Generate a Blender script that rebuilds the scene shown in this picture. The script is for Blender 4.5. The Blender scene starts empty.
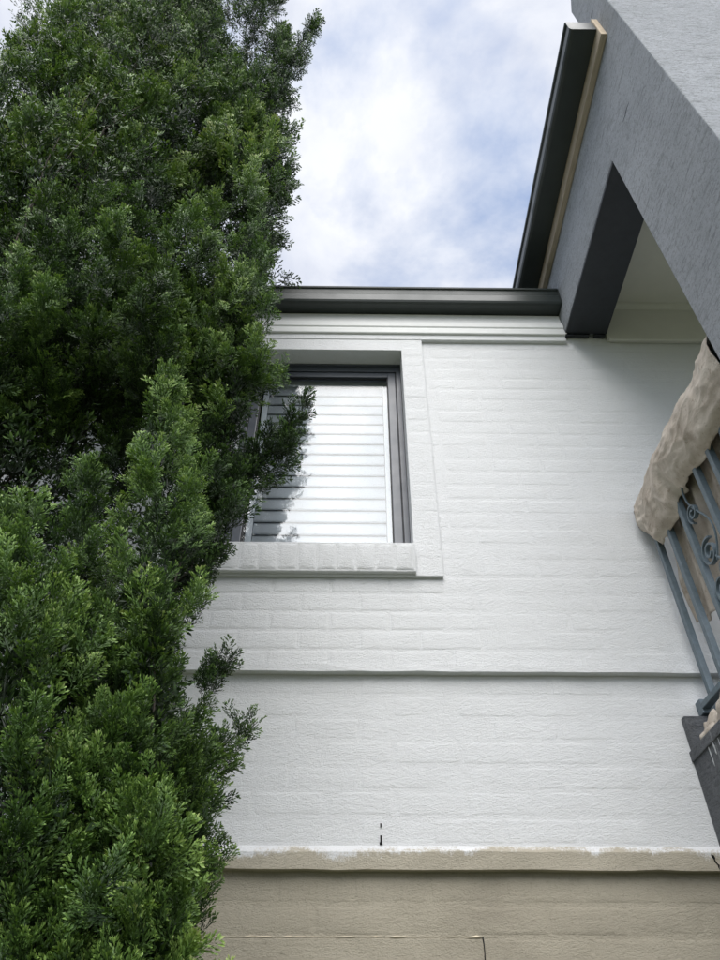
import bpy, bmesh, math, random
import numpy as np
from mathutils import Vector, Matrix, noise as mnoise

random.seed(7)
rng = np.random.default_rng(11)
scene = bpy.context.scene
col = scene.collection
R = math.radians

# ------------------------------------------------------------------ camera
H = 1.55                       # eye height
D = 2.48                       # horizontal distance camera -> brick wall
FPX, PITCH, YAW, ROLL = 711.85, R(42.125), R(.7223), R(-.0155)   # for a 720 x 960 frame
cp, sp, cy, sy = math.cos(PITCH), math.sin(PITCH), math.cos(YAW), math.sin(YAW)
FW = Vector((sy*cp, cy*cp, sp)); RT0 = Vector((cy, -sy, 0)); UP0 = RT0.cross(FW)
RT = math.cos(ROLL)*RT0 + math.sin(ROLL)*UP0; UP = -math.sin(ROLL)*RT0 + math.cos(ROLL)*UP0
CAM = Vector((0, 0, H))
cam_d = bpy.data.cameras.new('camera'); cam = bpy.data.objects.new('camera', cam_d); col.objects.link(cam)
cam_d.sensor_fit = 'VERTICAL'; cam_d.sensor_height = 36; cam_d.sensor_width = 27
cam_d.lens = 36*FPX/960; cam_d.clip_start = .05; cam_d.clip_end = 2000
cam.matrix_world = Matrix(((RT.x, UP.x, -FW.x, CAM.x), (RT.y, UP.y, -FW.y, CAM.y), (RT.z, UP.z, -FW.z, CAM.z), (0, 0, 0, 1)))
scene.camera = cam

def at(px, py, Y):             # pixel direction taken out to the vertical plane at distance Y
    d = RT*((px-360)/FPX) - UP*((py-480)/FPX) + FW
    return CAM + d*(Y/d.y)
def atX(px, py, X):
    d = RT*((px-360)/FPX) - UP*((py-480)/FPX) + FW
    return CAM + d*(X/d.x)
def proj(p):
    v = Vector(p)-CAM; k = FPX/max(v.dot(FW), 1e-4)
    return 360+k*v.dot(RT), 480-k*v.dot(UP)

# ------------------------------------------------------------------ sky, sun, exposure
SUN_EL, SUN_AZ = R(52), R(180)        # azimuth clockwise from +Y: high behind the camera
sun_dir = Vector((math.sin(SUN_AZ)*math.cos(SUN_EL), math.cos(SUN_AZ)*math.cos(SUN_EL), math.sin(SUN_EL)))
world = bpy.data.worlds.new('World'); scene.world = world; world.use_nodes = True
nt = world.node_tree; nt.nodes.clear()
def N(t, typ, **kw):
    n = t.nodes.new(typ)
    for k, v in kw.items():
        setattr(n, k, v)
    return n
def sock(n, **kw):
    for k, v in kw.items():
        n.inputs[k.replace('_', ' ')].default_value = v
    return n
out = N(nt, 'ShaderNodeOutputWorld')
sky = N(nt, 'ShaderNodeTexSky', sky_type='NISHITA', sun_disc=False, sun_elevation=SUN_EL, sun_rotation=SUN_AZ)
sky.air_density = 1.0; sky.dust_density = 1.2
bg_sky = N(nt, 'ShaderNodeBackground'); bg_sky.inputs[1].default_value = .15
nt.links.new(sky.outputs[0], bg_sky.inputs[0])
tc = N(nt, 'ShaderNodeTexCoord')
sep = N(nt, 'ShaderNodeSeparateXYZ'); nt.links.new(tc.outputs['Generated'], sep.inputs[0])
zz = N(nt, 'ShaderNodeMath', operation='MAXIMUM'); nt.links.new(sep.outputs[2], zz.inputs[0]); zz.inputs[1].default_value = 0
za = N(nt, 'ShaderNodeMath', operation='ADD'); nt.links.new(zz.outputs[0], za.inputs[0]); za.inputs[1].default_value = .18
dx = N(nt, 'ShaderNodeMath', operation='DIVIDE'); nt.links.new(sep.outputs[0], dx.inputs[0]); nt.links.new(za.outputs[0], dx.inputs[1])
dy = N(nt, 'ShaderNodeMath', operation='DIVIDE'); nt.links.new(sep.outputs[1], dy.inputs[0]); nt.links.new(za.outputs[0], dy.inputs[1])
cmb = N(nt, 'ShaderNodeCombineXYZ'); nt.links.new(dx.outputs[0], cmb.inputs[0]); nt.links.new(dy.outputs[0], cmb.inputs[1])
cmb.inputs[2].default_value = 3.7
n1 = sock(N(nt, 'ShaderNodeTexNoise'), Scale=3.0, Detail=8.0, Roughness=.56, Distortion=.3)
n2 = sock(N(nt, 'ShaderNodeTexNoise'), Scale=3.8, Detail=8.0, Roughness=.56, Distortion=.25)
nt.links.new(cmb.outputs[0], n1.inputs['Vector'])
mp = N(nt, 'ShaderNodeMapping'); mp.inputs['Location'].default_value = (4.3, 1.9, 0); nt.links.new(cmb.outputs[0], mp.inputs[0]); nt.links.new(mp.outputs[0], n2.inputs['Vector'])
cover = N(nt, 'ShaderNodeValToRGB'); cover.color_ramp.elements[0].position = .38; cover.color_ramp.elements[0].color = (.22,)*3+(1,)
cover.color_ramp.elements[1].position = .55; cover.color_ramp.elements[1].color = (1, 1, 1, 1)
nt.links.new(n1.outputs[0], cover.inputs[0])
tone = N(nt, 'ShaderNodeValToRGB'); tone.color_ramp.interpolation = 'EASE'
tone.color_ramp.elements[0].position = .36; tone.color_ramp.elements[0].color = (.62, .665, .79, 1)
tone.color_ramp.elements[1].position = .62; tone.color_ramp.elements[1].color = (.90, .92, .97, 1)
nt.links.new(n2.outputs[0], tone.inputs[0])
bg_cl = N(nt, 'ShaderNodeBackground'); bg_cl.inputs[1].default_value = .58
nt.links.new(tone.outputs[0], bg_cl.inputs[0])
mix = N(nt, 'ShaderNodeMixShader'); nt.links.new(cover.outputs[0], mix.inputs[0]); nt.links.new(bg_sky.outputs[0], mix.inputs[1]); nt.links.new(bg_cl.outputs[0], mix.inputs[2])
nt.links.new(mix.outputs[0], out.inputs[0])

sl = bpy.data.lights.new('sun', 'SUN'); sl.energy = 2.5; sl.angle = R(60); sl.color = (1, .975, .94)
so = bpy.data.objects.new('sun', sl); col.objects.link(so)
so.rotation_euler = (-sun_dir).to_track_quat('-Z', 'Y').to_euler(); so.location = (0, -6, 12)
scene.view_settings.view_transform = 'Standard'; scene.view_settings.look = 'None'
scene.view_settings.exposure = 0.93; scene.view_settings.gamma = 1
scene.render.film_transparent = False

# ------------------------------------------------------------------ materials
def mat(name):
    m = bpy.data.materials.new(name); m.use_nodes = True
    t = m.node_tree; b = t.nodes['Principled BSDF']
    return m, t, b
def pos_map(t, scale=(1, 1, 1), rot=(0, 0, 0)):
    g = N(t, 'ShaderNodeNewGeometry'); mpn = N(t, 'ShaderNodeMapping')
    mpn.inputs['Scale'].default_value = scale; mpn.inputs['Rotation'].default_value = rot
    t.links.new(g.outputs['Position'], mpn.inputs[0]); return mpn.outputs[0]
def noise_tex(t, vec, scale, detail=4, rough=.55, dist=0):
    n = sock(N(t, 'ShaderNodeTexNoise'), Scale=scale, Detail=detail, Roughness=rough, Distortion=dist)
    t.links.new(vec, n.inputs['Vector']); return n.outputs[0]
def ramp(t, fac, stops):
    r = N(t, 'ShaderNodeValToRGB'); cr = r.color_ramp
    while len(cr.elements) < len(stops): cr.elements.new(.5)
    for e, (p, c) in zip(cr.elements, stops):
        e.position = p; e.color = (c if len(c) == 4 else (*c, 1)) if not isinstance(c, float) else (c, c, c, 1)
    t.links.new(fac, r.inputs[0]); return r.outputs[0]
def math_n(t, op, a, b):
    n = N(t, 'ShaderNodeMath', operation=op)
    for i, v in enumerate((a, b)):
        if isinstance(v, (int, float)): n.inputs[i].default_value = v
        else: t.links.new(v, n.inputs[i])
    return n.outputs[0]
def mixc(t, fac, a, b, mode='MIX'):
    n = N(t, 'ShaderNodeMix', data_type='RGBA', blend_type=mode)
    for i, v in ((0, fac), (6, a), (7, b)):
        if isinstance(v, (int, float)): n.inputs[i].default_value = v
        elif isinstance(v, tuple): n.inputs[i].default_value = (*v, 1) if len(v) == 3 else v
        else: t.links.new(v, n.inputs[i])
    return n.outputs[2]
def bump(t, b, layers, prev=None):
    for h, strength, dist in layers:
        n = N(t, 'ShaderNodeBump'); n.inputs['Strength'].default_value = strength; n.inputs['Distance'].default_value = dist
        t.links.new(h, n.inputs['Height'])
        if prev is not None: t.links.new(prev, n.inputs['Normal'])
        prev = n.outputs[0]
    t.links.new(prev, b.inputs['Normal'])

def masonry_bump(t, b, k=1.0):
    strk = noise_tex(t, pos_map(t, (14, 14, 40)), 3.2, 5, .65, .6)      # trowel and brush drag along the courses
    mid = noise_tex(t, pos_map(t, (1, 1, 2.0)), 58, 5, .68, .5)
    grit = noise_tex(t, pos_map(t, (1, 1, 1.5)), 190, 4, .75)
    lump = noise_tex(t, pos_map(t, (1, 1, 1.6)), 11, 4, .55, .6)
    bump(t, b, [(lump, .25*k, .010), (strk, .5*k, .004), (mid, .85*k, .0045), (grit, 1.*k, .0050)])
    return strk, grit, lump

def make_white():
    m, t, b = mat('white_masonry_paint')
    strk, grit, lump = masonry_bump(t, b)
    big = noise_tex(t, pos_map(t, (1, 1, 1)), 1.7, 5, .6)
    c = ramp(t, big, [(.3, (.765, .778, .79)), (.7, (.81, .822, .832))])
    c = mixc(t, ramp(t, grit, [(.28, .55), (.42, 0.)]), c, (.64, .645, .64))
    t.links.new(c, b.inputs['Base Color']); b.inputs['Roughness'].default_value = .62
    return m
def beige_col(t):
    a = noise_tex(t, pos_map(t, (1, 1, 2.2)), 2.6, 6, .6, .3)
    g = noise_tex(t, pos_map(t), 90, 4, .7)
    c = ramp(t, a, [(.28, (.385, .348, .275)), (.5, (.465, .422, .335)), (.75, (.525, .478, .385))])
    return mixc(t, ramp(t, g, [(.3, .5), (.45, 0.)]), c, (.29, .26, .20))
def make_beige():
    m, t, b = mat('beige_masonry_paint'); masonry_bump(t, b, 1.05)
    t.links.new(beige_col(t), b.inputs['Base Color']); b.inputs['Roughness'].default_value = .8
    return m
def make_band():
    # beige band with the ragged lower edge of the fresh white coat on it
    m, t, b = mat('half_painted_masonry'); masonry_bump(t, b, 1.05)
    g = N(t, 'ShaderNodeNewGeometry'); s = N(t, 'ShaderNodeSeparateXYZ'); t.links.new(g.outputs['Position'], s.inputs[0])
    e1 = noise_tex(t, pos_map(t, (1, 0, .5)), 3.1, 4, .6, .5)
    e2 = noise_tex(t, pos_map(t, (1, 1, .45)), 130, 5, .8)             # dry-brush speckle
    e3 = noise_tex(t, pos_map(t, (.55, 1, 1.6)), 26, 4, .6, .8)
    d = math_n(t, 'SUBTRACT', s.outputs[2], H+.655)
    d = math_n(t, 'ADD', d, math_n(t, 'MULTIPLY', math_n(t, 'SUBTRACT', e1, .50), .17))
    d = math_n(t, 'ADD', d, math_n(t, 'MULTIPLY', math_n(t, 'SUBTRACT', e3, .5), .05))
    d = math_n(t, 'ADD', d, math_n(t, 'MULTIPLY', math_n(t, 'SUBTRACT', e2, .5), .085))
    fac = ramp(t, math_n(t, 'ADD', math_n(t, 'MULTIPLY', d, 22), .5), [(.25, 0.), (.5, .55), (.72, 1.)])
    t.links.new(mixc(t, fac, beige_col(t), (.79, .80, .81)), b.inputs['Base Color']); b.inputs['Roughness'].default_value = .7
    return m
def make_grey(name='grey_render', base=(.50, .525, .565), dark=(.42, .445, .48)):
    m, t, b = mat(name)
    along = noise_tex(t, pos_map(t, (4.5, 4.5, 26)), 3.0, 7, .72, .7)
    fine = noise_tex(t, pos_map(t, (1, 1, 1.3)), 120, 5, .75)
    big = noise_tex(t, pos_map(t), 2.1, 6, .65, .4)
    pit = N(t, 'ShaderNodeTexVoronoi'); pit.inputs['Scale'].default_value = 70; t.links.new(pos_map(t, (.6, .6, 1.6)), pit.inputs['Vector'])
    c = ramp(t, big, [(.3, dark), (.55, base), (.75, tuple(v*1.13 for v in base))])
    c = mixc(t, ramp(t, along, [(.36, .85), (.49, 0.)]), c, tuple(v*.52 for v in base))
    c = mixc(t, ramp(t, fine, [(.58, 0.), (.75, .55)]), c, tuple(min(1, v*1.55) for v in base))
    sp2 = noise_tex(t, pos_map(t, (1, 1, 1.5)), 62, 6, .8, .4)
    c = mixc(t, ramp(t, sp2, [(.36, .9), (.50, 0.)]), c, tuple(v*.50 for v in base))
    t.links.new(c, b.inputs['Base Color']); b.inputs['Roughness'].default_value = .88
    bump(t, b, [(big, .4, .012), (along, 1., .010), (sp2, 1., .013), (fine, 1., .006), (pit.outputs[0], .35, .003)])
    return m
def simple(name, c, rough=.5, var=.12, scale=30, bmp=.15, metallic=0., spec=.5, stretch=(1, 1, 1), dist=.002):
    m, t, b = mat(name)
    n = noise_tex(t, pos_map(t, stretch), scale, 5, .6)
    t.links.new(ramp(t, n, [(.3, tuple(v*(1-var) for v in c)), (.7, tuple(min(1, v*(1+var)) for v in c))]), b.inputs['Base Color'])
    r2 = noise_tex(t, pos_map(t), scale*.35, 4, .6)
    t.links.new(ramp(t, r2, [(.3, max(.02, rough-.07)), (.7, rough+.07)]), b.inputs['Roughness'])
    b.inputs['Metallic'].default_value = metallic; b.inputs['Specular IOR Level'].default_value = spec
    if bmp: bump(t, b, [(n, bmp, dist)])
    return m
def make_glass():
    m, t, b = mat('window_glass'); t.nodes.remove(b); o = t.nodes['Material Output']
    g = N(t, 'ShaderNodeNewGeometry'); dt = N(t, 'ShaderNodeVectorMath', operation='DOT_PRODUCT')
    t.links.new(g.outputs['Incoming'], dt.inputs[0]); t.links.new(g.outputs['Normal'], dt.inputs[1])
    ab = math_n(t, 'ABSOLUTE', dt.outputs['Value'], 0)
    f5 = math_n(t, 'POWER', math_n(t, 'SUBTRACT', 1., ab), 5.)
    fr = math_n(t, 'ADD', math_n(t, 'MULTIPLY', f5, .95), .055)         # coated double glazing
    tr = N(t, 'ShaderNodeBsdfTransparent'); tr.inputs[0].default_value = (.86, .88, .895, 1)
    gl = N(t, 'ShaderNodeBsdfGlossy'); gl.inputs['Roughness'].default_value = .004; gl.inputs['Color'].default_value = (.98, .99, 1, 1)
    w = noise_tex(t, pos_map(t), 1.6, 2, .5); bn = N(t, 'ShaderNodeBump'); bn.inputs['Strength'].default_value = .05; bn.inputs['Distance'].default_value = .01
    t.links.new(w, bn.inputs['Height']); t.links.new(bn.outputs[0], gl.inputs['Normal'])
    mx = N(t, 'ShaderNodeMixShader'); t.links.new(fr, mx.inputs[0]); t.links.new(tr.outputs[0], mx.inputs[1]); t.links.new(gl.outputs[0], mx.inputs[2])
    t.links.new(mx.outputs[0], o.inputs['Surface'])
    return m
def make_foliage():
    m, t, b = mat('conifer_foliage'); o = t.nodes['Material Output']
    a = N(t, 'ShaderNodeAttribute', attribute_name='tint'); 
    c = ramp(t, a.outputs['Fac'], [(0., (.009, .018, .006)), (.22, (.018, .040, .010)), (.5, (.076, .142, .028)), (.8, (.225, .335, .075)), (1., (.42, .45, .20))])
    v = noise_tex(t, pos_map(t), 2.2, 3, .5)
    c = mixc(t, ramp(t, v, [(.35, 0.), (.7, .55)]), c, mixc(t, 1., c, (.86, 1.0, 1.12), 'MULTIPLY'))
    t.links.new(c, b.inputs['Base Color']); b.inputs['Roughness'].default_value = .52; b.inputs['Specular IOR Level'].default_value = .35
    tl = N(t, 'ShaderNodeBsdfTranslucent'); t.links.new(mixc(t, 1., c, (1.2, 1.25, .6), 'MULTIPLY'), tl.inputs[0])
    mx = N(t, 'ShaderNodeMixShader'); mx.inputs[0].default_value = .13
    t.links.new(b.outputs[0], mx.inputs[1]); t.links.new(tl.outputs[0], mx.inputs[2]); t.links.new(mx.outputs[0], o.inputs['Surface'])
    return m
def make_cloth():
    m, t, b = mat('canvas_cloth')
    big = noise_tex(t, pos_map(t), 9, 6, .62, .5); wv = noise_tex(t, pos_map(t, (1, 1, 1)), 420, 3, .7); sp_ = noise_tex(t, pos_map(t), 46, 4, .6)
    c = ramp(t, big, [(.28, (.31, .265, .215)), (.5, (.46, .405, .345)), (.72, (.58, .53, .465))])
    c = mixc(t, ramp(t, sp_, [(.60, 0.), (.68, .6)]), c, (.27, .22, .175))
    t.links.new(c, b.inputs['Base Color']); b.inputs['Roughness'].default_value = .92; b.inputs['Specular IOR Level'].default_value = .15
    crs = noise_tex(t, pos_map(t, (1, .6, 1)), 17, 5, .6, 1.6)
    bump(t, b, [(crs, .5, .010), (big, .35, .01), (wv, .35, .001)])
    return m
def make_base_grey():
    m = make_grey('dark_grey_render', (.185, .196, .212), (.13, .138, .15)); m.name = 'dark_grey_render'
    t = m.node_tree; b = t.nodes['Principled BSDF']; lk = b.inputs['Base Color'].links[0].from_socket
    g = N(t, 'ShaderNodeNewGeometry'); s = N(t, 'ShaderNodeSeparateXYZ'); t.links.new(g.outputs['Position'], s.inputs[0])
    dr = noise_tex(t, pos_map(t, (1, 26, .35)), 1.0, 4, .6)                          # dried runs of white paint
    fac = math_n(t, 'MULTIPLY', ramp(t, dr, [(.60, 0.), (.64, .75)]), ramp(t, s.outputs[1], [(0., 0.), (1., 1.)]))
    t.links.new(mixc(t, fac, lk, (.36, .37, .38)), b.inputs['Base Color'])
    return m
M = dict(white=make_white(), beige=make_beige(), band=make_band(), grey=make_grey(), base=make_base_grey(), glass=make_glass(),
         foliage=make_foliage(), cloth=make_cloth(),
         gutter=simple('charcoal_gutter_steel', (.030, .038, .036), .42, .1, 12, .03, 0, .4),
         trim=simple('white_trim_gloss', (.72, .73, .72), .75, .03, 25, .08),
         beamdark=simple('dark_blue_grey_paint', (.019, .023, .030), .55, .12, 40, .2),
         timber=simple('raw_pine_board', (.40, .335, .255), .75, .2, 26, .3, stretch=(6, .5, 6)),
         timber_end=simple('pale_sawn_timber_end', (.55, .45, .33), .8, .15, 60, .3),
         cream=simple('cream_ceiling_paint', (.68, .67, .625), .55, .03, 8, .04),
         frame=simple('blue_grey_aluminium', (.060, .070, .088), .38, .08, 30, .03, .0, .6),
         seal=simple('black_rubber_seal', (.010, .010, .012), .6, .1, 30, 0),
         louvre=simple('white_louvre', (.68, .70, .72), .45, .03, 12, .03),
         steel=simple('blue_grey_painted_steel', (.105, .140, .165), .45, .16, 60, .25),
         iron=simple('black_iron', (.015, .015, .017), .5, .2, 60, .2),
         bark=simple('conifer_bark', (.055, .045, .036), .9, .35, 30, .8, stretch=(1, 1, .25), dist=.01),
         roof=simple('charcoal_roof_sheet', (.05, .053, .055), .5, .1, 6, .05),
         soil=simple('mown_grass_and_soil', (.075, .085, .035), .95, .4, 5, .6, dist=.02),
         ridge=simple('chipped_cream_mortar', (.62, .55, .42), .85, .15, 90, .4),
         run=simple('dried_pale_paint', (.42, .43, .44), .6, .15, 70, .2),
         dark=simple('dark_room_wall', (.10, .10, .10), .9, .1, 4, 0),
         hole=simple('open_joint', (.006, .006, .006), .95, .1, 40, 0))

# ------------------------------------------------------------------ object helpers
WL = {}
def link(o, parent=None):
    col.objects.link(o)
    if parent is not None: o.parent = parent
def wl(o): return WL.get(o.name, Vector((0, 0, 0))) if o is not None else Vector((0, 0, 0))
def empty(name, loc, label, cat):
    o = bpy.data.objects.new(name, None); link(o); o.location = loc; WL[o.name] = Vector(loc)
    o.empty_display_size = .2; o['label'] = label; o['category'] = cat; return o
def obj_from(name, me, m, parent=None, center=None):
    o = bpy.data.objects.new(name, me); link(o, parent)
    if m is not None and not me.materials: me.materials.append(m)
    c = Vector(center); o.location = c - wl(parent); WL[o.name] = c
    return o
def finish(name, bm, m, parent=None, smooth=False):
    bm.normal_update()
    vs = [v.co for v in bm.verts]
    c = Vector([(min(v[i] for v in vs)+max(v[i] for v in vs))/2 for i in range(3)])
    bmesh.ops.translate(bm, verts=bm.verts, vec=-c)
    me = bpy.data.meshes.new(name); bm.to_mesh(me); bm.free()
    if smooth:
        for p in me.polygons: p.use_smooth = True
    return obj_from(name, me, m, parent, c)
def add_box(bm, x0, x1, y0, y1, z0, z1, bev=0, seg=2):
    r = bmesh.ops.create_cube(bm, size=1); vs = r['verts']
    for v in vs: v.co = Vector((x0+(v.co.x+.5)*(x1-x0), y0+(v.co.y+.5)*(y1-y0), z0+(v.co.z+.5)*(z1-z0)))
    if bev:
        es = list({e for v in vs for e in v.link_edges})
        bmesh.ops.bevel(bm, geom=es, offset=bev, segments=seg, affect='EDGES', profile=.6)
def box(name, b, m, parent, bev=0.002, seg=2):
    bm = bmesh.new(); add_box(bm, *b, bev=bev, seg=seg); return finish(name, bm, m, parent)
def boxes(name, bs, m, parent, bev=0.002):
    bm = bmesh.new()
    for b in bs: add_box(bm, *b, bev=bev)
    return finish(name, bm, m, parent)
def extrude_profile(name, pts, axis, a0, a1, m, parent, closed=True, smooth=False):
    # pts: 2-D outline; axis 'x': pts are (y,z) run along x; axis 'y': pts are (x,z) run along y
    bm = bmesh.new()
    f = (lambda a, p: (a, p[0], p[1])) if axis == 'x' else (lambda a, p: (p[0], a, p[1]))
    A = [bm.verts.new(f(a0, p)) for p in pts]; B = [bm.verts.new(f(a1, p)) for p in pts]
    n = len(pts)
    for i in range(n if closed else n-1):
        bm.faces.new((A[i], A[(i+1) % n], B[(i+1) % n], B[i]))
    if closed: bm.faces.new(A); bm.faces.new(B[::-1])
    bmesh.ops.recalc_face_normals(bm, faces=bm.faces)
    return finish(name, bm, m, parent, smooth)
def tube_bm(bm, pts, rads, seg=8, cap=True):
    rings = []; prev = None
    for i, p in enumerate(pts):
        p = Vector(p); d = (Vector(pts[min(i+1, len(pts)-1)])-Vector(pts[max(i-1, 0)])).normalized()
        if prev is None: u = d.orthogonal().normalized()
        else: u = (prev-d*prev.dot(d)).normalized()
        prev = u; w = d.cross(u)
        rings.append([bm.verts.new(p+(u*math.cos(2*math.pi*k/seg)+w*math.sin(2*math.pi*k/seg))*rads[i]) for k in range(seg)])
    for a, b in zip(rings, rings[1:]):
        for k in range(seg): bm.faces.new((a[k], a[(k+1) % seg], b[(k+1) % seg], b[k]))
    if cap: bm.faces.new(rings[0][::-1]); bm.faces.new(rings[-1])

# ------------------------------------------------------------------ ground
bm = bmesh.new(); bmesh.ops.create_grid(bm, x_segments=8, y_segments=8, size=300)
g = finish('ground', bm, M['soil']); g['kind'] = 'structure'; g['label'] = 'grass ground around the house'

# ------------------------------------------------------------------ the house
house = empty('house', (0, D, 0), 'white painted brick house with beige base, charcoal gutters and grey rendered porch', 'house')
YP, YM, YB, YL, YS = D, D+.030, D+.008, D+.043, D-.020      # faces: upper panel, middle wall, band, lower wall, window surround
zL = H+1.272; zB1 = H+.665; zB0 = H+.595; zF = H+3.300; zFT = H+3.66
C0, CH = H+.672, .0857                                       # brick courses
WX0, WX1, WZ0, WZ1 = -.585, .262, H+1.835, H+3.205           # window opening
SX0, SX1, SZ0 = -.705, .380, H+1.690                         # raised surround
XL, XR = -4.2, 4.6
PX0, PX1 = 1.21, 1.437                                       # porch beam, outer and inner face

upper = boxes('upper_wall', [(XL, SX0+.02, YP, YP+.20, zL, zFT), (SX1-.02, XR, YP, YP+.201, zL, zFT),
                             (SX0+.02, SX1-.02, YP+.001, YP+.2005, zL+.0005, SZ0+.1), (SX0+.02, SX1-.02, YP+.001, YP+.2005, WZ1+.01, zFT-.001)], M['white'], house, 0)
middle = boxes('middle_wall', [(XL, XR, YM, YM+.165, zB1-.02, zL-.0005)], M['white'], house, 0)
lower = boxes('lower_wall', [(XL, XR, YL, YL+.15, -.3, zB0+.02)], M['beige'], house, 0)

# window surround: a raised band of header bricks, its backing in four pieces, and the frieze that runs on from it
sur = boxes('window_surround', [(SX0, WX0, YS, YP+.10, SZ0, zF+.02), (WX1, SX1, YS, YP+.10, SZ0, zF+.02),
                                (WX0-.001, WX1+.001, YS+.0005, YP+.10, WZ1, zF+.02), (WX0-.001, WX1+.001, YS+.0005, YP+.10, SZ0+.0005, SZ0+.06)], M['white'], house, .003)
fr = boxes('frieze', [(XL, PX0-.004, YS-.004, YP+.002, zF, H+3.36)], M['white'], house, .004)

# bricks: shared low meshes, a painted-over face that stands a little proud of the joints
def brick_mesh(name, w, h, k, m, rough=1.0, deep=1.0):
    xs = [-w/2, -w/2+.004, -w/2+.013, 0, w/2-.013, w/2-.004, w/2]; zs = [-h/2, -h/2+.004, -h/2+.013, h/2-.013, h/2-.004, h/2]
    r = random.Random(k); vs = []; fs = []
    for j, z in enumerate(zs):
        for i, x in enumerate(xs):
            ei = min(i, len(xs)-1-i); ej = min(j, len(zs)-1-j); e = min(ei, ej)
            y = (.0012, -.0002*deep, -.0008*deep)[min(e, 2)]
            if e >= 1: y += r.uniform(-.0004, .0004)*rough
            vs.append((x+(r.uniform(-.0015, .0015) if 0 < i < 6 else r.uniform(-.0022, .0022)), y, z+r.uniform(-.0016, .0016)))
    nx = len(xs)
    for j in range(len(zs)-1):
        for i in range(nx-1): fs.append((j*nx+i, j*nx+i+1, (j+1)*nx+i+1, (j+1)*nx+i))
    me = bpy.data.meshes.new(name); me.from_pydata(vs, [], fs); me.update(); me.materials.append(m)
    for p in me.polygons: p.use_smooth = True
    return me
BRICKS = []      # (parent, mesh, x, y, z, sx, sz)
def course(parent, meshes, x0, x1, z0, z1, y, off, unit=.240, h=.0777, cuts=()):
    x = x0 - (off % unit)
    while x < x1:
        a, b = max(x, x0), min(x+unit, x1)
        if b-a > .03:
            BRICKS.append((parent, random.choice(meshes), (a+b)/2, y+random.gauss(0, .0003), (z0+z1)/2, (b-a-.009)/(unit-.009), (z1-z0-.008)/h))
        x += unit
bw = [brick_mesh('brick', .231, .0777, i, M['white'], 1., .65) for i in range(7)]
bb = [brick_mesh('brick_beige', .231, .0777, 20+i, M['beige'], 2.2, 1.7) for i in range(5)]
hw = [brick_mesh('brick_header', .105, .0777, 40+i, M['white'], .8, .7) for i in range(4)]
sw = [brick_mesh('brick_on_edge', .073, .135, 60+i, M['white'], 3., 3.2) for i in range(4)]
XV0, XV1 = -2.1, 3.0
for k in range(0, 7):
    z0 = C0+k*CH; z1 = min(z0+CH, zL); course(middle, bw, XV0, XV1, z0, z1, YM, (k % 2)*.12+.03)
for k in range(7, 31):
    z0 = C0+k*CH; z1 = min(z0+CH, zF if k > 28 else 99)
    if z1-z0 < .03: continue
    off = (k % 2)*.12+.03
    if z0 < SZ0-.03: course(upper, bw, XV0, XV1, z0, z1, YP, off)
    else:
        course(upper, bw, XV0, SX0-.004, z0, z1, YP, off); course(upper, bw, SX1+.005, XV1, z0, z1, YP, off+.05)
k = 0; z = zB0-.004
while z > .15:
    course(lower, bb, XV0, XV1, z-CH, z, YL, (k % 2)*.12+.05); z -= CH; k += 1
k = 0; z = SZ0+.002
while z+CH < zF+.03:
    for (a, b) in ((SX0+.003, WX0-.003), (WX1+.003, SX1-.003)):
        BRICKS.append((sur, random.choice(hw), (a+b)/2, YS+random.gauss(0, .0005), z+CH/2, (b-a-.002)/.105, (CH-.007)/.0777))
    z += CH
# sloping brick-on-edge sill
YSILL = YP-.052
bm = bmesh.new(); add_box(bm, SX0+.06, WX1+.004, YSILL, D+.14, H+1.698, H+1.838, .004)
for v in bm.verts:
    if v.co.y < D: v.co.y += (H+1.838-v.co.z)*.09
sill = finish('window_sill', bm, M['white'], house)
x = WX1-.004
while x > SX0+.07:
    a = max(x-.0815, SX0+.065); BRICKS.append((sill, random.choice(sw), (x+a)/2, YSILL+.0055+random.gauss(0, .0006), H+1.768, (x-a-.008)/.073, .92)); x -= .0815

# the 300 bricks that show largest become objects of their own, the others one part per wall
def vis(b):
    px, py = proj((b[2], b[3], b[4]))
    if not (-6 < px < 726 and -6 < py < 968): return 0
    hidden = px < 200 or (px > 640 and py < 340)
    return (.2 if hidden else 1.)*b[5]*b[6]/(Vector((b[2], b[3], b[4]))-CAM).length*(.5 if b[0] in (sur, sill) else 1)+(1.5 if b[0] in (sur, sill) and px > 215 else 0)
BRICKS.sort(key=vis, reverse=True)
rest = {}
for i, (par, me, x, y, z, sx, sz) in enumerate(BRICKS):
    rot = (random.gauss(0, .004), random.gauss(0, .003), random.gauss(0, .0015))
    if par is sill: rot = (rot[0]+math.atan(.09), rot[1], rot[2])
    if i < 300 and vis(BRICKS[i]) > 0:
        o = bpy.data.objects.new('brick', me); link(o, par); o.location = Vector((x, y, z))-wl(par); o.scale = (sx, 1, sz); o.rotation_euler = rot
    else: rest.setdefault(par.name, (par, []))[1].append((me, x, y, z, sx, sz))
for pn, (par, lst) in rest.items():
    vs, fs, n = [], [], 0
    for me, x, y, z, sx, sz in lst:
        vs += [(v.co.x*sx+x, v.co.y+y, v.co.z*sz+z) for v in me.vertices]; fs += [tuple(i+n for i in p.vertices) for p in me.polygons]; n += len(me.vertices)
    me = bpy.data.meshes.new('brickwork'); c = Vector((0, D, 2)); me.from_pydata([(a-c.x, b-c.y, d-c.z) for a, b, d in vs], [], fs); me.update()
    for p in me.polygons: p.use_smooth = True
    o = obj_from('brickwork', me, lst[0][0].materials[0], par, c); o['kind'] = 'stuff'

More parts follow.
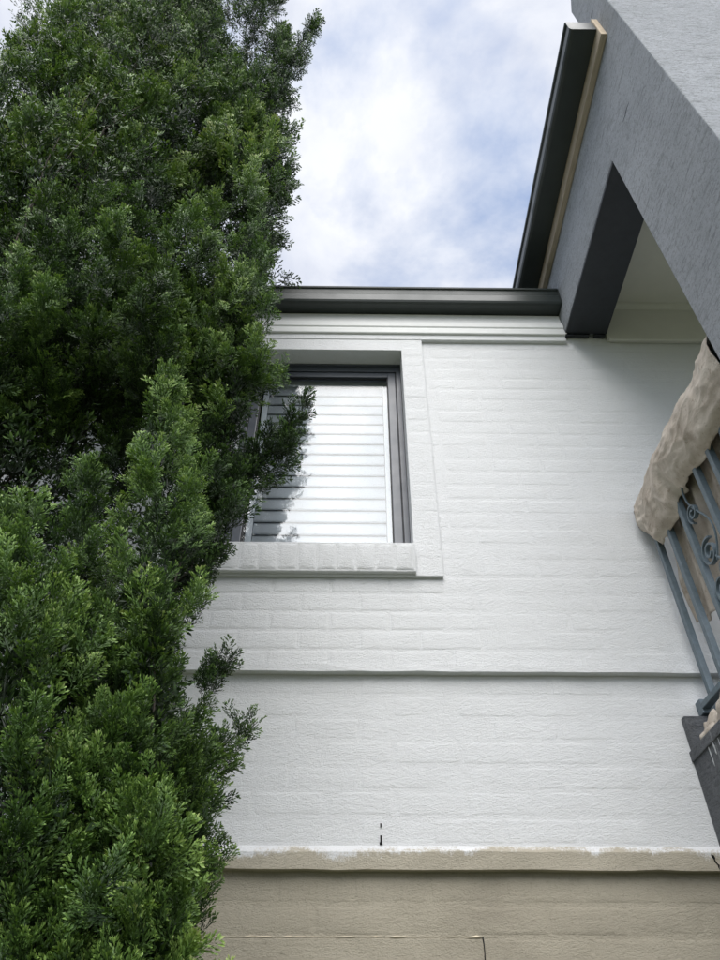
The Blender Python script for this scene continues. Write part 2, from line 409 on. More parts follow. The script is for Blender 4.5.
# projecting band with the end of the white coat
bm = bmesh.new()
prof = [(YB, zB0), (YB, zB1-.018), (YM-.002, zB1+.004), (YM+.1, zB1+.004), (YM+.1, zB0)]
n = 60; rows = []
for i in range(n+1):
    xx = XL+(1.345-XL)*i/n if i < n else 1.345
    rows.append([bm.verts.new((xx, y+(random.uniform(-.002, .002) if j < 2 else 0), z+(random.uniform(-.0022, .0022) if j < 2 else 0))) for j, (y, z) in enumerate(prof)])
for a, b in zip(rows, rows[1:]):
    for j in range(5): bm.faces.new((a[j], b[j], b[(j+1) % 5], a[(j+1) % 5]))
bm.faces.new(rows[0]); bm.faces.new(rows[-1][::-1]); bmesh.ops.recalc_face_normals(bm, faces=bm.faces)
band = finish('string_course', bm, M['band'], house); band['label'] = 'beige band half covered by a ragged edge of white paint'
box('string_course_end', (1.352, XR, YB+.004, YM+.1, zB0+.001, zB1-.006), M['beige'], house, .006)
# ledge that closes the foot of the upper wall, a hair proud and slightly wavy
bm = bmesh.new(); add_box(bm, XL, XR, YP-.004, YP+.05, zL-.004, zL+.026, 0)
bmesh.ops.subdivide_edges(bm, edges=[e for e in bm.edges if abs(e.verts[0].co.x-e.verts[1].co.x) > 1], cuts=70)
for v in bm.verts:
    if v.co.y < YP: v.co.z += random.uniform(-.002, .002); v.co.y += random.uniform(-.0018, .0018)
finish('ledge', bm, M['white'], house)
# patched opening low in the beige wall
pz = H+.166*YL; px1 = .160*YL
box('wall_patch', (-.75, px1-.004, YL-.0035, YL+.05, H-.62, pz-.005), M['beige'], house, .002)
bm = bmesh.new(); pts = [(-.74+(px1+.74)*i/60, YL-.0025+random.uniform(-.001, .001), pz+random.uniform(-.0018, .0018)) for i in range(61)]
tube_bm(bm, pts, [max(.0004, random.gauss(.0011, .0010)) for _ in pts], 6); finish('mortar_ridge', bm, M['ridge'], house, True)
bm = bmesh.new(); pts = [(px1+random.uniform(-.0015, .0015), YL-.0015, pz-.6*i/30) for i in range(31)]
tube_bm(bm, pts, [random.uniform(.0008, .0024) for _ in pts], 6); finish('crack', bm, M['hole'], house, True)
# open joint near the band
jx = at(381, 830, YM).x
wh = boxes('weep_hole', [(jx-.0026, jx+.0018, YM-.0042, YM+.002, H+.725, H+.737), (jx-.0032, jx+.0022, YM-.0042, YM+.002, H+.676, H+.700), (jx-.0055, jx+.004, YM-.0044, YM+.002, H+.672, H+.679)], M['hole'], house, 0)
wh['label'] = 'narrow black gap in the brick joint'
cx = at(715.5, 860, YB).x
bm = bmesh.new(); pts = [(cx-.006+.012*i/8+random.uniform(-.003, .003), YB-.0005, zB1-.024-.042*i/8) for i in range(9)]
tube_bm(bm, pts, [.0012, .0045, .0036, .0018, .0030, .0016, .0028, .0020, .0008], 6); finish('crack', bm, M['hole'], house)

# eave: moulding, gutter, roof
yF = D-.037
extrude_profile('eave_moulding', [(YP, H+3.345), (yF+.003, H+3.345), (yF, H+3.349), (yF, H+3.386), (yF+.004, H+3.394), (yF+.004, H+3.398), (yF-.002, H+3.406), (yF-.002, H+3.440), (yF+.006, H+3.452),
                                  (yF+.014, H+3.49), (yF+.016, H+3.545), (YP, H+3.545)], 'x', XL, PX0-.004, M['trim'], house)
def gutter_profile(front, back, bot, top, s=1):
    # quad gutter, outer skin then inner skin; s=+1 when front < back
    w = .0015; o = []
    o += [(back, bot+.004), (front+s*.020, bot), (front+s*.006, bot+.004), (front, bot+.016), (front+s*.001, bot+.07), (front+s*.008, bot+.088), (front+s*.004, top-.018), (front-s*.004, top-.014), (front-s*.007, top-.004), (front-s*.001, top), (front+s*.008, top-.003)]
    i = [(front+s*.010, top-.012), (front+s*.010, bot+.088), (front+s*.004, bot+.07), (front+s*.004, bot+.018), (front+s*.022, bot+.004), (back-s*.003, bot+.008), (back-s*.003, top-.02)]
    return o+i+[(back, top-.02)]
gt = extrude_profile('gutter', gutter_profile(2.370, D-.004, H+3.548, H+3.692), 'x', XL, PX0-.006, M['gutter'], house)
extrude_profile('end_cap', [(2.366, H+3.69), (2.366, H+3.556), (2.376, H+3.545), (D-.006, H+3.55), (D-.006, H+3.68)], 'x', PX0-.0055, PX0-.0025, M['gutter'], gt)
bm = bmesh.new()
for x0, x1 in ((XL-.2, PX1-.2), (PX1-.2, XR+.2)):
    vs = [bm.verts.new(p) for p in ((x0, 2.40, H+3.70), (x1, 2.40, H+3.70), (x1, 7.5, H+5.3), (x0, 7.5, H+5.3), (x0, 2.40, H+3.68), (x1, 2.40, H+3.68), (x1, 7.5, H+5.28), (x0, 7.5, H+5.28))]
    for f in ((0, 1, 2, 3), (7, 6, 5, 4), (0, 4, 5, 1), (1, 5, 6, 2), (2, 6, 7, 3), (3, 7, 4, 0)): bm.faces.new([vs[i] for i in f])
bmesh.ops.recalc_face_normals(bm, faces=bm.faces)
finish('roof', bm, M['roof'], house)
boxes('rear_wall', [(XL, XL+.2, YP+.21, 7.2, 0, H+3.6), (XR-.2, XR, YP+.21, 7.2, 0, H+3.6), (XL, XR, 7.2, 7.4, 0, H+5.2)], M['dark'], house, 0)
boxes('room_lining', [(XL+.2, XR-.2, 4.2, 4.25, H+.9, H+3.6), (XL+.2, XR-.2, 2.7, 4.2, H+3.57, H+3.6), (XL+.2, XR-.2, 2.72, 4.2, H+.88, H+.9)], M['dark'], house, 0)

# ------------------------------------------------------------------ window
YF = 2.572
def frame_boxes(x0, x1, z0, z1, w, y0, y1, head=None, foot=None):
    head = head or w; foot = foot or w
    return [(x0, x0+w, y0, y1, z0, z1), (x1-w, x1, y0, y1, z0, z1), (x0+w, x1-w, y0+.0005, y1, z1-head, z1), (x0+w, x1-w, y0+.0005, y1, z0, z0+foot)]
win = boxes('window', frame_boxes(WX0+.001, WX1-.001, WZ0-.002, WZ1-.001, .026, YF, YF+.075, .050, .03), M['frame'], house, .002)
boxes('seal', frame_boxes(WX0+.026, WX1-.026, WZ0+.026, WZ1-.046, .006, YF+.012, YF+.05), M['seal'], win, 0)
boxes('sash', frame_boxes(WX0+.032, WX1-.032, WZ0+.030, WZ1-.055, .042, YF+.006, YF+.046, .036, .036), M['frame'], win, .003)
boxes('glazing_bead', frame_boxes(WX0+.073, WX1-.073, WZ0+.064, WZ1-.090, .006, YF+.016, YF+.03), M['seal'], win, 0)
box('pane', (WX0+.074, WX1-.074, YF+.022, YF+.026, WZ0+.06, WZ1-.088), M['glass'], win, 0)
boxes('head_flashing', [(WX0+.002, WX1-.002, YF-.012, YF+.01, WZ1-.012, WZ1-.0015)], M['frame'], win, .001)

shut = empty('louvred_shutter', ((WX0+WX1)/2, 2.66, WZ0), 'white horizontal louvred shutter closed behind the window glass', 'shutter')
sx0, sx1 = WX0+.082, WX1-.070
for a, b in ((sx0, sx0+.030), (sx1-.030, sx1)):
    box('stile', (a, b, 2.635, 2.662, WZ0+.02, WZ1-.03), M['louvre'], shut, .003)
box('rail', (sx0+.031, sx1-.031, 2.636, 2.661, WZ1-.10, WZ1-.032), M['louvre'], shut, .003)
box('rail', (sx0+.031, sx1-.031, 2.636, 2.661, WZ0+.02, WZ0+.055), M['louvre'], shut, .003)
pitch = .0755; lz = WZ0+.095; lm = None
while lz < WZ1-.12:
    if lm is None:
        bm = bmesh.new(); L = sx1-sx0-.066; sec = []
        for q in range(14):
            a = 2*math.pi*q/14; sec.append((.0052*math.copysign(abs(math.sin(a))**.45, math.sin(a)), .0400*math.copysign(abs(math.cos(a))**.6, math.cos(a))))
        A = [bm.verts.new((-L/2, y, z)) for y, z in sec]; B = [bm.verts.new((L/2, y, z)) for y, z in sec]
        for q in range(14): bm.faces.new((A[q], A[(q+1) % 14], B[(q+1) % 14], B[q]))
        bm.faces.new(A); bm.faces.new(B[::-1]); bmesh.ops.recalc_face_normals(bm, faces=bm.faces)
        lm = bpy.data.meshes.new('louvre'); bm.to_mesh(lm); bm.free(); lm.materials.append(M['louvre'])
        for p in lm.polygons: p.use_smooth = len(p.vertices) == 4
    o = bpy.data.objects.new('louvre', lm); link(o, shut); o.location = Vector(((sx0+sx1)/2, 2.650, lz))-wl(shut)
    o.rotation_euler = (R(-9+random.gauss(0, .5)), 0, 0); lz += pitch

# ------------------------------------------------------------------ grey porch
PF, PB, PFB = .980, 1.470, 1.198
zS = H+.975                                                # balcony floor
# one side outline (Y,Z): pier at the front, beam back to the wall, parapet above
def slab_yz(name, pts, x0, x1, m, parent, bev=.006):
    bm = bmesh.new()
    A = [bm.verts.new((x0, y, z)) for y, z in pts]; B = [bm.verts.new((x1, y, z)) for y, z in pts]; n = len(pts)
    bm.faces.new(A); bm.faces.new(B[::-1])
    for i in range(n): bm.faces.new((A[i], B[i], B[(i+1) % n], A[(i+1) % n]))
    bmesh.ops.recalc_face_normals(bm, faces=bm.faces)
    if bev: bmesh.ops.bevel(bm, geom=list(bm.edges), offset=bev, segments=3, affect='EDGES', profile=.5)
    return finish(name, bm, m, parent)
pier = slab_yz('porch_pier', [(PF, zS+.02), (PF, H+5.15), (PFB-.05, H+5.15), (PFB-.05, H+4.74), (PFB, H+4.66), (PFB, H+4.2), (2.60, H+4.2), (2.60, H+3.3785), (PB, H+3.3785), (PB, zS+.02)], PX0, PX1, M['grey'], house)
box('porch_pier_core', (PX1-.004, PX0+.49, PF+.0008, PB-.001, zS+.02, H+3.38), M['grey'], house, .006)
box('porch_front_beam', (PX1-.006, 4.4, PF+.0012, PFB-.001, H+3.20, H+5.148), M['grey'], house, .006)
box('porch_pier', (3.91, 4.4, PF+.002, PB, zS+.02, H+3.199), M['grey'], house, .006)
box('beam_soffit', (PX0+.0012, PX1+.010, PB+.001, D-.028, H+3.362, H+3.377), M['beamdark'], house, .0015)
boxes('beam_lining', [(PX1+.0005, PX1+.012, PB+.001, D-.026, H+3.3775, H+3.66)], M['beamdark'], house, .001)
# rough daubs of paint where the soffit meets the wall
bm = bmesh.new()
for i in range(26):
    xx = PX0+.005+(PX1-PX0)*random.random(); s = random.uniform(.003, .008)
    add_box(bm, xx-s*1.8, xx+s*1.8, D-.031, D-.006, H+3.356-s*random.uniform(.3, 1.1), H+3.364, .0015)
finish('sealant', bm, M['beamdark'], house)
bm = bmesh.new()
for i in range(5):
    xx = PX0-.012+.03*random.random() if i < 5 else PX0+.05+.17*random.random(); s = random.uniform(.0015, .0035); zz_ = H+3.345+random.uniform(-.004, .035 if i < 5 else .004)
    add_box(bm, xx-s*1.5, xx+s*1.5, D-.034, D-.010, zz_-s, zz_+s, .0015)
finish('sealant', bm, M['trim'], house)
box('porch_ceiling', (PX1+.012, 4.4, PFB, D-.0245, H+3.655, H+3.70), M['cream'], house, 0)
box('porch_wall_board', (PX1+.013, 4.4, D-.020, D-.0005, H+3.318, H+3.654), M['cream'], house, .002)
box('porch_wall_trim', (PX1+.0125, 4.4, D-.034, D-.0208, H+3.306, H+3.330), M['cream'], house, .003)
extrude_profile('cornice', [(D-.0205, H+3.6545), (D-.050, H+3.6545), (D-.046, H+3.640), (D-.034, H+3.626), (D-.0205, H+3.620)], 'x', PX1+.013, 4.4, M['cream'], house)
box('porch_roof', (PX0+.02, 4.4, PFB+.002, 2.9, H+4.0, H+4.15), M['roof'], house, 0)
# timber fascia and gutter along the side of the porch
fb = box('fascia_board', (PX0-.032, PX0-.0015, 1.092, 2.62, H+3.900, H+4.13), M['timber'], house, .002)
box('board_end', (PX0-.0315, PX0-.002, 1.0885, 1.0912, H+3.901, H+4.129), M['timber_end'], fb, .0005)
pg = extrude_profile('gutter', gutter_profile(1.046, PX0-.0325, H+3.985, H+4.098), 'y', 1.098, 2.75, M['gutter'], house)
extrude_profile('end_cap', [(1.042, H+4.096), (1.043, H+3.998), (1.054, H+3.984), (PX0-.034, H+3.986), (PX0-.034, H+4.09)], 'y', 1.0935, 1.0975, M['gutter'], pg)
# small cracks in the render
for px_, py_, ln in ((592, 14, .035), (626, 112, .09)):
    p = atX(px_, py_, PX0); bm = bmesh.new()
    pts = [p+Vector((-.0002, -ln/2+ln*i/6, random.uniform(-.004, .004))) for i in range(7)]
    tube_bm(bm, pts, [.0006+.0012*math.sin(math.pi*i/6) for i in range(7)], 5); finish('crack', bm, M['hole'], house)
# balcony base wall, floor and skirting
slab_yz('balcony_base', [(PF-.01, -.2), (PF-.01, zS), (D+.06, zS), (D+.06, -.2)], 1.205, 1.205+.22, M['base'], house, .006)
box('balcony_lip', (1.1985, 1.26, PF-.016, YM-.001, zS-.034, zS+.003), M['base'], house, .004)
box('balcony_floor', (1.425, 4.4, PF, D+.03, zS-.16, zS-.004), M['base'], house, .003)
box('skirting', (1.206, 4.4, YM-.034, YM-.003, zS+.004, H+1.098), M['base'], house, .003)

for px_, py_, ln, w_ in ((706.5, 741, .085, .0035), (711.5, 738, .055, .0050), (716, 733, .07, .0026)):
    p = atX(px_, py_, 1.2045); bm = bmesh.new()
    tube_bm(bm, [p+Vector((.0006, random.uniform(-.0012, .0012), -ln*i/8)) for i in range(9)], [w_*f for f in (.3, .9, 1, .8, .9, .6, .55, .7, .4)], 6); finish('paint_run', bm, M['run'], house, True)

# ------------------------------------------------------------------ railing
rail = empty('balcony_railing', (1.29, D, zS), 'blue grey steel balcony railing with square bars and curled scrolls', 'railing')
RX0, RX1 = 1.280, 1.304
box('top_rail', (RX0-.006, RX1+.008, PB, D-.012, H+2.022, H+2.050), M['steel'], rail, .004)
box('bottom_rail', (RX0-.003, RX1+.004, PB, YM-.035, H+1.120, H+1.142), M['steel'], rail, .003)
boxes('wall_bracket', [(RX0-.008, RX1+.012, D-.0125, D-.002, H+1.965, H+2.062), (RX0-.003, RX1+.004, D-.05, D-.012, H+1.99, H+2.021)], M['iron'], rail, .003)
boxes('wall_bracket', [(RX0-.004, RX1+.030, YM-.046, YM-.004, H+1.104, H+1.158)], M['steel'], rail, .003)
def ybar(px_, py_): return atX(px_, py_, RX0).y
bars = [ybar(664.2, 570)-.024, ybar(680, 570)-.024, ybar(700, 570)-.024]
yb = bars[2]-.195; bars += [yb, yb-.115, yb-.23]
bars += [bars[-1]-.195]
for y in bars:
    if y > PB+.02: box('bar', (RX0, RX1, y, y+.024, H+1.1425, H+2.0215), M['steel'], rail, .002)
def scroll(cy_, cz_, r0, turns, a0, sgn, tail=None, w=.016):
    pts = []; n = int(26*turns)
    for i in range(n+1):
        f = i/n; r = r0*(1-.80*f); a = a0+sgn*2*math.pi*turns*f
        pts.append((cy_+r*math.cos(a), cz_+r*math.sin(a)))
    if tail: pts = tail+pts
    bm = bmesh.new(); t = .0035; rows = []
    for i, (y, z) in enumerate(pts):
        a = Vector(pts[max(i-1, 0)]); b = Vector(pts[min(i+1, len(pts)-1)]); d = (b-a).normalized(); nn = Vector((-d.y, d.x))*t
        rows.append([bm.verts.new((RX0+.006+dx_, y+s*nn.x, z+s*nn.y)) for dx_, s in ((0, -1), (w, -1), (w, 1), (0, 1))])
    for a, b in zip(rows, rows[1:]):
        for j in range(4): bm.faces.new((a[j], a[(j+1) % 4], b[(j+1) % 4], b[j]))
    bm.faces.new(rows[0][::-1]); bm.faces.new(rows[-1]); bmesh.ops.recalc_face_normals(bm, faces=bm.faces)
    finish('scroll', bm, M['steel'], rail)
for a, b in ((2, 3), (5, 6)):
    ya, yb_ = bars[a], bars[b]+.024                        # panel between bar a (far) and bar b (near)
    ym = (ya+yb_)/2
    s1 = atX(692.5, 513, RX0+.01); s2 = atX(709.5, 552, RX0+.01); s3 = atX(723, 587, RX0+.01)
    dyy = 0 if a == 2 else bars[5]-bars[2]
    for (c, r0, tr, a0, sg) in ((s1, .040, 1.6, -1.2, 1), (s2, .056, 1.8, 2.2, -1), (s3, .062, 1.8, 2.6, 1)):
        scroll(c.y+dyy, c.z, r0, tr, a0, sg)
    for zc, sg in ((H+1.32, 1), (H+1.42, -1), (H+1.22, -1)):
        scroll(ym+sg*.035, zc, .044, 1.7, 1.2, sg)
    # long S stems that tie the curls to the bars
    for z0, z1, sg in ((H+1.18, H+1.50, 1), (H+1.48, H+1.93, -1)):
        bm = bmesh.new(); pts = []
        for i in range(21):
            f = i/20; pts.append((RX0+.012, ym+sg*.060*math.sin(2*math.pi*f)*(1-.3*f), z0+(z1-z0)*f))
        tube_bm(bm, pts, [.0042]*21, 6); finish('scroll', bm, M['steel'], rail)

# ------------------------------------------------------------------ drop cloth over the rail
def fbm(p, o=4):
    return mnoise.fractal(Vector(p), 1.0, 2.0, o)
def cloth_sheet(name, fn, nu, nv, label, cat, thick=.003):
    vs, fs = [], []
    for i in range(nu+1):
        for j in range(nv+1): vs.append(fn(i/nu, j/nv))
    for i in range(nu):
        for j in range(nv): a = i*(nv+1)+j; fs.append((a, a+1, a+nv+2, a+nv+1))
    bm = bmesh.new(); bv = [bm.verts.new(v) for v in vs]
    for f in fs: bm.faces.new([bv[i] for i in f])
    o = finish(name, bm, M['cloth'], None, True)
    md = o.modifiers.new('thickness', 'SOLIDIFY'); md.thickness = thick; md.offset = 0
    o['label'] = label; o['category'] = cat; return o
def sstep(a, b, x):
    x = min(1, max(0, (x-a)/(b-a))); return x*x*(3-2*x)
def drape(u, v):
    # u: along the rail from the wall (0) to the pier (1); v: from outer hem over the rail to inner hem
    y = 2.428-u*(2.428-(PB+.035))
    outer = .150+.125*sstep(-.02, .10, u)-.055*sstep(.30, .345, u)+.035*sstep(.36, .75, u)+.008*fbm((u*4, 1.3, 0), 2)
    inner = .52+.05*fbm((u*4, 7.7, 0), 2)+.10*math.sin(u*7.5+.6)
    zt = H+2.072+.004*fbm((u*4, 4.4, 0), 2); hw_ = .03
    tot = outer+inner+2*hw_; s = v*tot
    w1 = fbm((u*4.5, v*2.6, 2.2), 3); w2 = fbm((u*11, v*7, 9.1), 2)
    if s < outer:
        k = (outer-s); kk = k/outer
        belly = math.sin(math.pi*min(1, .18+.80*kk))**.8
        x = 1.276-(.026+.016*sstep(.05, .3, u))*belly-.011*w1-.006*w2
        # long soft folds that run down and towards the wall, and the tuck where the hem is caught up
        ph = 9*u-5*kk+2.2*w1+1.5*fbm((u*2.3, kk*1.1, 3.3), 2)
        x -= .008*(1-abs(math.sin(ph)))**2*(.3+.7*kk)
        x += .030*math.exp(-((u-.325-.05*kk)/.030)**2)*sstep(.35, .95, kk)
        rg = 1-abs(fbm((u*8.5+kk*1.5, kk*3.2-u*2, 6.6), 2))*2.2; x -= .0055*max(0, rg)**2
        x += .020*sstep(.86, 1., kk)                               # hem rolls under
        y += .010*w1*kk; z = zt-.014-k+.004*w1*kk
    elif s < outer+2*hw_:
        a = (s-outer)/(2*hw_); x = 1.262+.080*a-.003*w1*(1-a); z = zt-.014+.022*math.sin(math.pi*a)
    else:
        k = s-outer-2*hw_; x = 1.342+.018*w1*min(1, k*5)+.03*k+.012*math.sin(u*40+k*9)*min(1, k*4); z = zt-.014-k; y += .02*w1*k
    return (x, y, z)
cloth_sheet('drop_cloth', drape, 150, 120, 'taupe canvas drop cloth draped over the balcony railing', 'cloth', .004)
def ragf(u, v):
    y = 2.436-u*.86; w1 = fbm((u*9, v*2.4, 5.5)); w2 = fbm((u*24, v*7, 1.1))
    a = v*math.pi*1.05
    x = 1.258-.050*math.cos(a)*(.8+.4*w1); z = zS+.010+.088*math.sin(a)*(.8+.6*w1)*min(1, .7+u*5)+.010*w2
    return (x+.008*w2, y+.012*w1, max(z, zS+.006))
cloth_sheet('crumpled_rag', ragf, 80, 22, 'crumpled strip of taupe cloth lying along the balcony edge under the railing', 'cloth')

# ------------------------------------------------------------------ conifer
tree = empty('conifer_tree', (-1.36, 1.42, 0), 'tall dense green conifer in front of the white wall', 'tree')
TX, TY = -1.36, 1.42
bm = bmesh.new()
pts = [(TX+.05*math.sin(z*.9), TY+.04*math.cos(z*1.1)+.30*min(1, max(0, z)/3), z) for z in np.linspace(-.05, 9.4, 24)]
tube_bm(bm, pts, list(np.linspace(.15, .02, 24)), 12); trunk = finish('trunk', bm, M['bark'], tree, True)

def clampY(p): return p
BOUGHS = []      # base, tip, radius, density, brightness: lit lobes tinted lighter, shaded growth darker
def bpx(tip, Yt, base, Yb, r, dens=1., br=0.):
    BOUGHS.append((at(*base, Yb), at(*tip, Yt), r, dens, br))
# right-hand flank, top to bottom
bpx((278, -70), 1.62, (215, 190), 1.72, .26); bpx((317, 18), 1.62, (262, 120), 1.66, .085)
bpx((284, 30), 1.66, (228, 230), 1.75, .22); bpx((280, 120), 1.70, (236, 300), 1.80, .20); bpx((270, 182), 1.75, (230, 330), 1.85, .11)
bpx((262, 232), 1.75, (212, 380), 1.85, .15); bpx((242, 285), 1.75, (190, 440), 1.8, .15); bpx((232, 345), 1.65, (170, 500), 1.7, .15)
bpx((284, 370), 1.60, (212, 412), 1.62, .075); bpx((313, 398), 1.55, (214, 520), 1.62, .085); bpx((288, 425), 1.58, (205, 535), 1.62, .09)
bpx((238, 465), 1.60, (172, 580), 1.64, .10); bpx((216, 505), 1.6, (158, 620), 1.62, .10); bpx((182, 545), 1.6, (130, 660), 1.6, .10)
bpx((232, 652), 1.5, (140, 760), 1.5, .06); bpx((250, 716), 1.45, (145, 820), 1.42, .085); bpx((216, 735), 1.45, (136, 870), 1.40, .11)
bpx((202, 790), 1.42, (105, 950), 1.36, .11); bpx((178, 850), 1.4, (90, 1030), 1.34, .11); bpx((172, 655), 1.5, (110, 790), 1.45, .09)
bpx((155, 915), 1.38, (85, 1090), 1.3, .11); bpx((160, 615), 1.45, (110, 750), 1.45, .09)
ru = random.uniform
# upper lobe: tips high and outwards, bases recessed so that its underside stays in shade
for tx, ty in ((34, 30), (95, -25), (150, 15), (64, 50), (14, 78), (112, 62), (205, -10), (236, 66), (180, 70), (146, 88), (84, 96), (214, 104), (40, 105), (252, 110), (165, -60), (190, 30), (120, 20), (70, 0), (-20, 110), (-25, 40), (120, -70), (60, -50), (5, 120)):
    bpx((tx, ty), 1.30+ru(-.08, .08)+.22*(tx > 190), (tx-12+ru(-8, 8), ty*.45+178), 1.74, ru(.25, .33), .95, ru(.18, .31))
for tx, ty in ((26, 128), (78, 138), (-4, 160), (48, 168), (112, 140), (-14, 200), (150, 150)):
    bpx((tx, ty), 1.42+ru(-.05, .05), (tx-10, ty+150), 1.66, ru(.17, .21), 1., ru(-.04, .03))
# middle lobe that bulges towards the camera
for tx, ty in ((8, 205), (48, 190), (95, 174), (140, 180), (182, 180), (222, 184), (250, 178), (70, 222), (118, 218), (168, 226), (206, 232), (24, 248), (98, 262), (150, 270), (196, 285), (238, 255), (50, 280), (0, 290)):
    bpx((tx, ty), 1.06+ru(-.06, .06)+.22*(tx > 190), (tx-10+ru(-8, 8), ty*.5+300), 1.50, ru(.11, .15), 1.05, ru(.06, .20))
for tx, ty in ((215, 335), (206, 400), (70, 370), (130, 385), (20, 395), (240, 310)):       # growth under it, tinted darker to paint in the lobe's shade
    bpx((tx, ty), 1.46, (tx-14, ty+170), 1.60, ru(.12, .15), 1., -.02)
# front spires
bpx((168, 372), 1.02, (150, 655), 1.14, .105, 1.3, .27); bpx((24, 492), .95, (34, 790), 1.04, .115, 1.25, .17); bpx((86, 462), 1.06, (82, 720), 1.16, .095, 1.1, .08)
bpx((160, 575), 1.08, (145, 760), 1.16, .075, 1.1, .12); bpx((118, 570), 1.10, (108, 800), 1.18, .09, 1., .05); bpx((190, 470), 1.34, (160, 640), 1.40, .10)
bpx((62, 585), 1.06, (60, 780), 1.14, .08, 1.1, .10); bpx((-8, 600), .98, (0, 860), 1.05, .11, 1.1, .10)
# low skirt
for tx, ty, r in ((130, 684, .095), (84, 738, .095), (160, 652, .075), (180, 745, .085), (150, 772, .10), (112, 770, .10), (20, 812, .105), (72, 845, .105), (112, 862, .105), (150, 880, .09), (36, 900, .11), (84, 935, .11), (124, 965, .10), (10, 965, .11), (150, 985, .09), (60, 1020, .12), (110, 1060, .12), (10, 1080, .12), (196, 716, .055)):
    bpx((tx, ty), 1.0+ru(-.04, .06)+.20*(tx > 150), (tx-10+ru(-6, 6), ty+200), 1.24+.16*(tx > 150), r, 1.2, ru(.06, .20))
NEAR = len(BOUGHS)
# the rest of the crown, all round and to the top
z = .35
while z < 9.3:
    Rz = 1.02*min(1, (z+1.2)/2.4)*(1 if z < 6.2 else max(.08, 1-(z-6.2)/3.6))
    nb = 7 if z < 7 else 5
    a0 = random.random()*6.28
    for i in range(nb):
        a = a0+2*math.pi*(i+random.uniform(-.25, .25))/nb
        rr = Rz*random.uniform(.72, .95)
        tx, ty = TX+rr*math.cos(a), TY+rr*.86*math.sin(a)
        if tx > -.62: tx = -.62-random.uniform(0, .1)
        if ty > 2.12: ty = 2.12
        front = ty < 1.15 and tx > -1.5 and z < 6
        if ty < 1.3: tx = TX+(tx-TX)*.6; ty = TY+(ty-TY)*.35
        L = random.uniform(.8, 1.15); b0 = Vector((TX+(tx-TX)*.25, TY+(ty-TY)*.25, z-L*.35)); t0 = Vector((tx, ty, z+L*.65))
        BOUGHS.append((b0, t0, random.uniform(.22, .30), .42, 0.))
    z += .42
BOUGHS.append((Vector((TX, TY, 8.6)), Vector((TX, TY, 9.9)), .22, .5, 0.))

def frond_template(k, npair, per, WD, LT):
    # a flattened frond of closely set scaly twiglets, unit length along +Z, lanceolate outline, gently arched
    r = np.random.default_rng(100+k); vs, fs, tp = [], [], []
    bend = r.uniform(-.25, .25)
    def warp(p): return p+np.array([0, bend*p[2]**2+.05*np.sin(9*p[0]+3*p[2]), 0])
    def twig(p, d, L, w, nrm, t0, t1):
        d = d/np.linalg.norm(d); s = np.cross(nrm, d); s /= np.linalg.norm(s)+1e-9; n = len(vs); up = np.cross(d, s); p = warp(p)
        vs.extend([p, p+d*L*.60+s*w+up*w*.5, p+d*L, p+d*L*.60-s*w+up*w*.5]); fs.extend([(n, n+1, n+2), (n, n+2, n+3)]); tp.extend([t0, (t0+t1)/2, t1, (t0+t1)/2])
    nrm = np.array([0, 1., 0])
    twig(np.zeros(3), np.array([0, 0, 1.]), .6, .022, nrm, 0, .2); twig(np.array([0, 0, .82]), np.array([r.normal(0, .1), 0, 1.]), LT*1.4, WD*1.1, nrm, .75, 1)
    for i in range(npair):
        f = i/(npair-1); z0 = .10+.74*f
        for s in (-1, 1):
            Lb = (.34*np.sin(np.pi*(.30+.62*f))+.02)*r.uniform(.75, 1.2); zz_ = z0+r.uniform(-.04, .04)
            d = np.array([s*r.uniform(.55, .85), r.normal(0, .22), r.uniform(.75, 1.05)]); d /= np.linalg.norm(d)
            n_ = max(2, int(round(per*(.45+.55*np.sin(np.pi*(.3+.62*f))))))
            for q in range(n_):
                g = (q+.35)/n_; sd = (-1)**q
                dd = d+np.array([sd*.34*r.uniform(.5, 1.2), r.normal(0, .26), .25*r.random()]) if q < n_-1 else d
                twig(np.array([0, 0, zz_])+d*Lb*g, dd, LT*r.uniform(.8, 1.25), WD*r.uniform(.85, 1.2), nrm+r.normal(0, .45, 3), .10+.35*f+.25*g, .30+.40*f+.32*g)
    return np.array(vs, dtype=np.float32), np.array(fs, dtype=np.int32), np.array(tp, dtype=np.float32)
NT = 12
NM = 6
TPL = [frond_template(k, 6, 5, .028, .145) for k in range(NT)]+[frond_template(30+k, 5, 4, .036, .175) for k in range(NM)]+[frond_template(50+k, 3, 2, .038, .22) for k in range(4)]
def basis(dirs, roll):
    dz = dirs/np.linalg.norm(dirs, axis=1, keepdims=True)
    ref = np.where(np.abs(dz[:, 2:3]) > .9, np.array([[1., 0, 0]]), np.array([[0, 0, 1.]]))
    xx = np.cross(ref, dz); xx /= np.linalg.norm(xx, axis=1, keepdims=True); yy = np.cross(dz, xx)
    c, s = np.cos(roll)[:, None], np.sin(roll)[:, None]
    return np.stack((xx*c+yy*s, -xx*s+yy*c, dz), axis=2)
SP_P, SP_D, SP_S, SP_T, SP_W = [], [], [], [], []
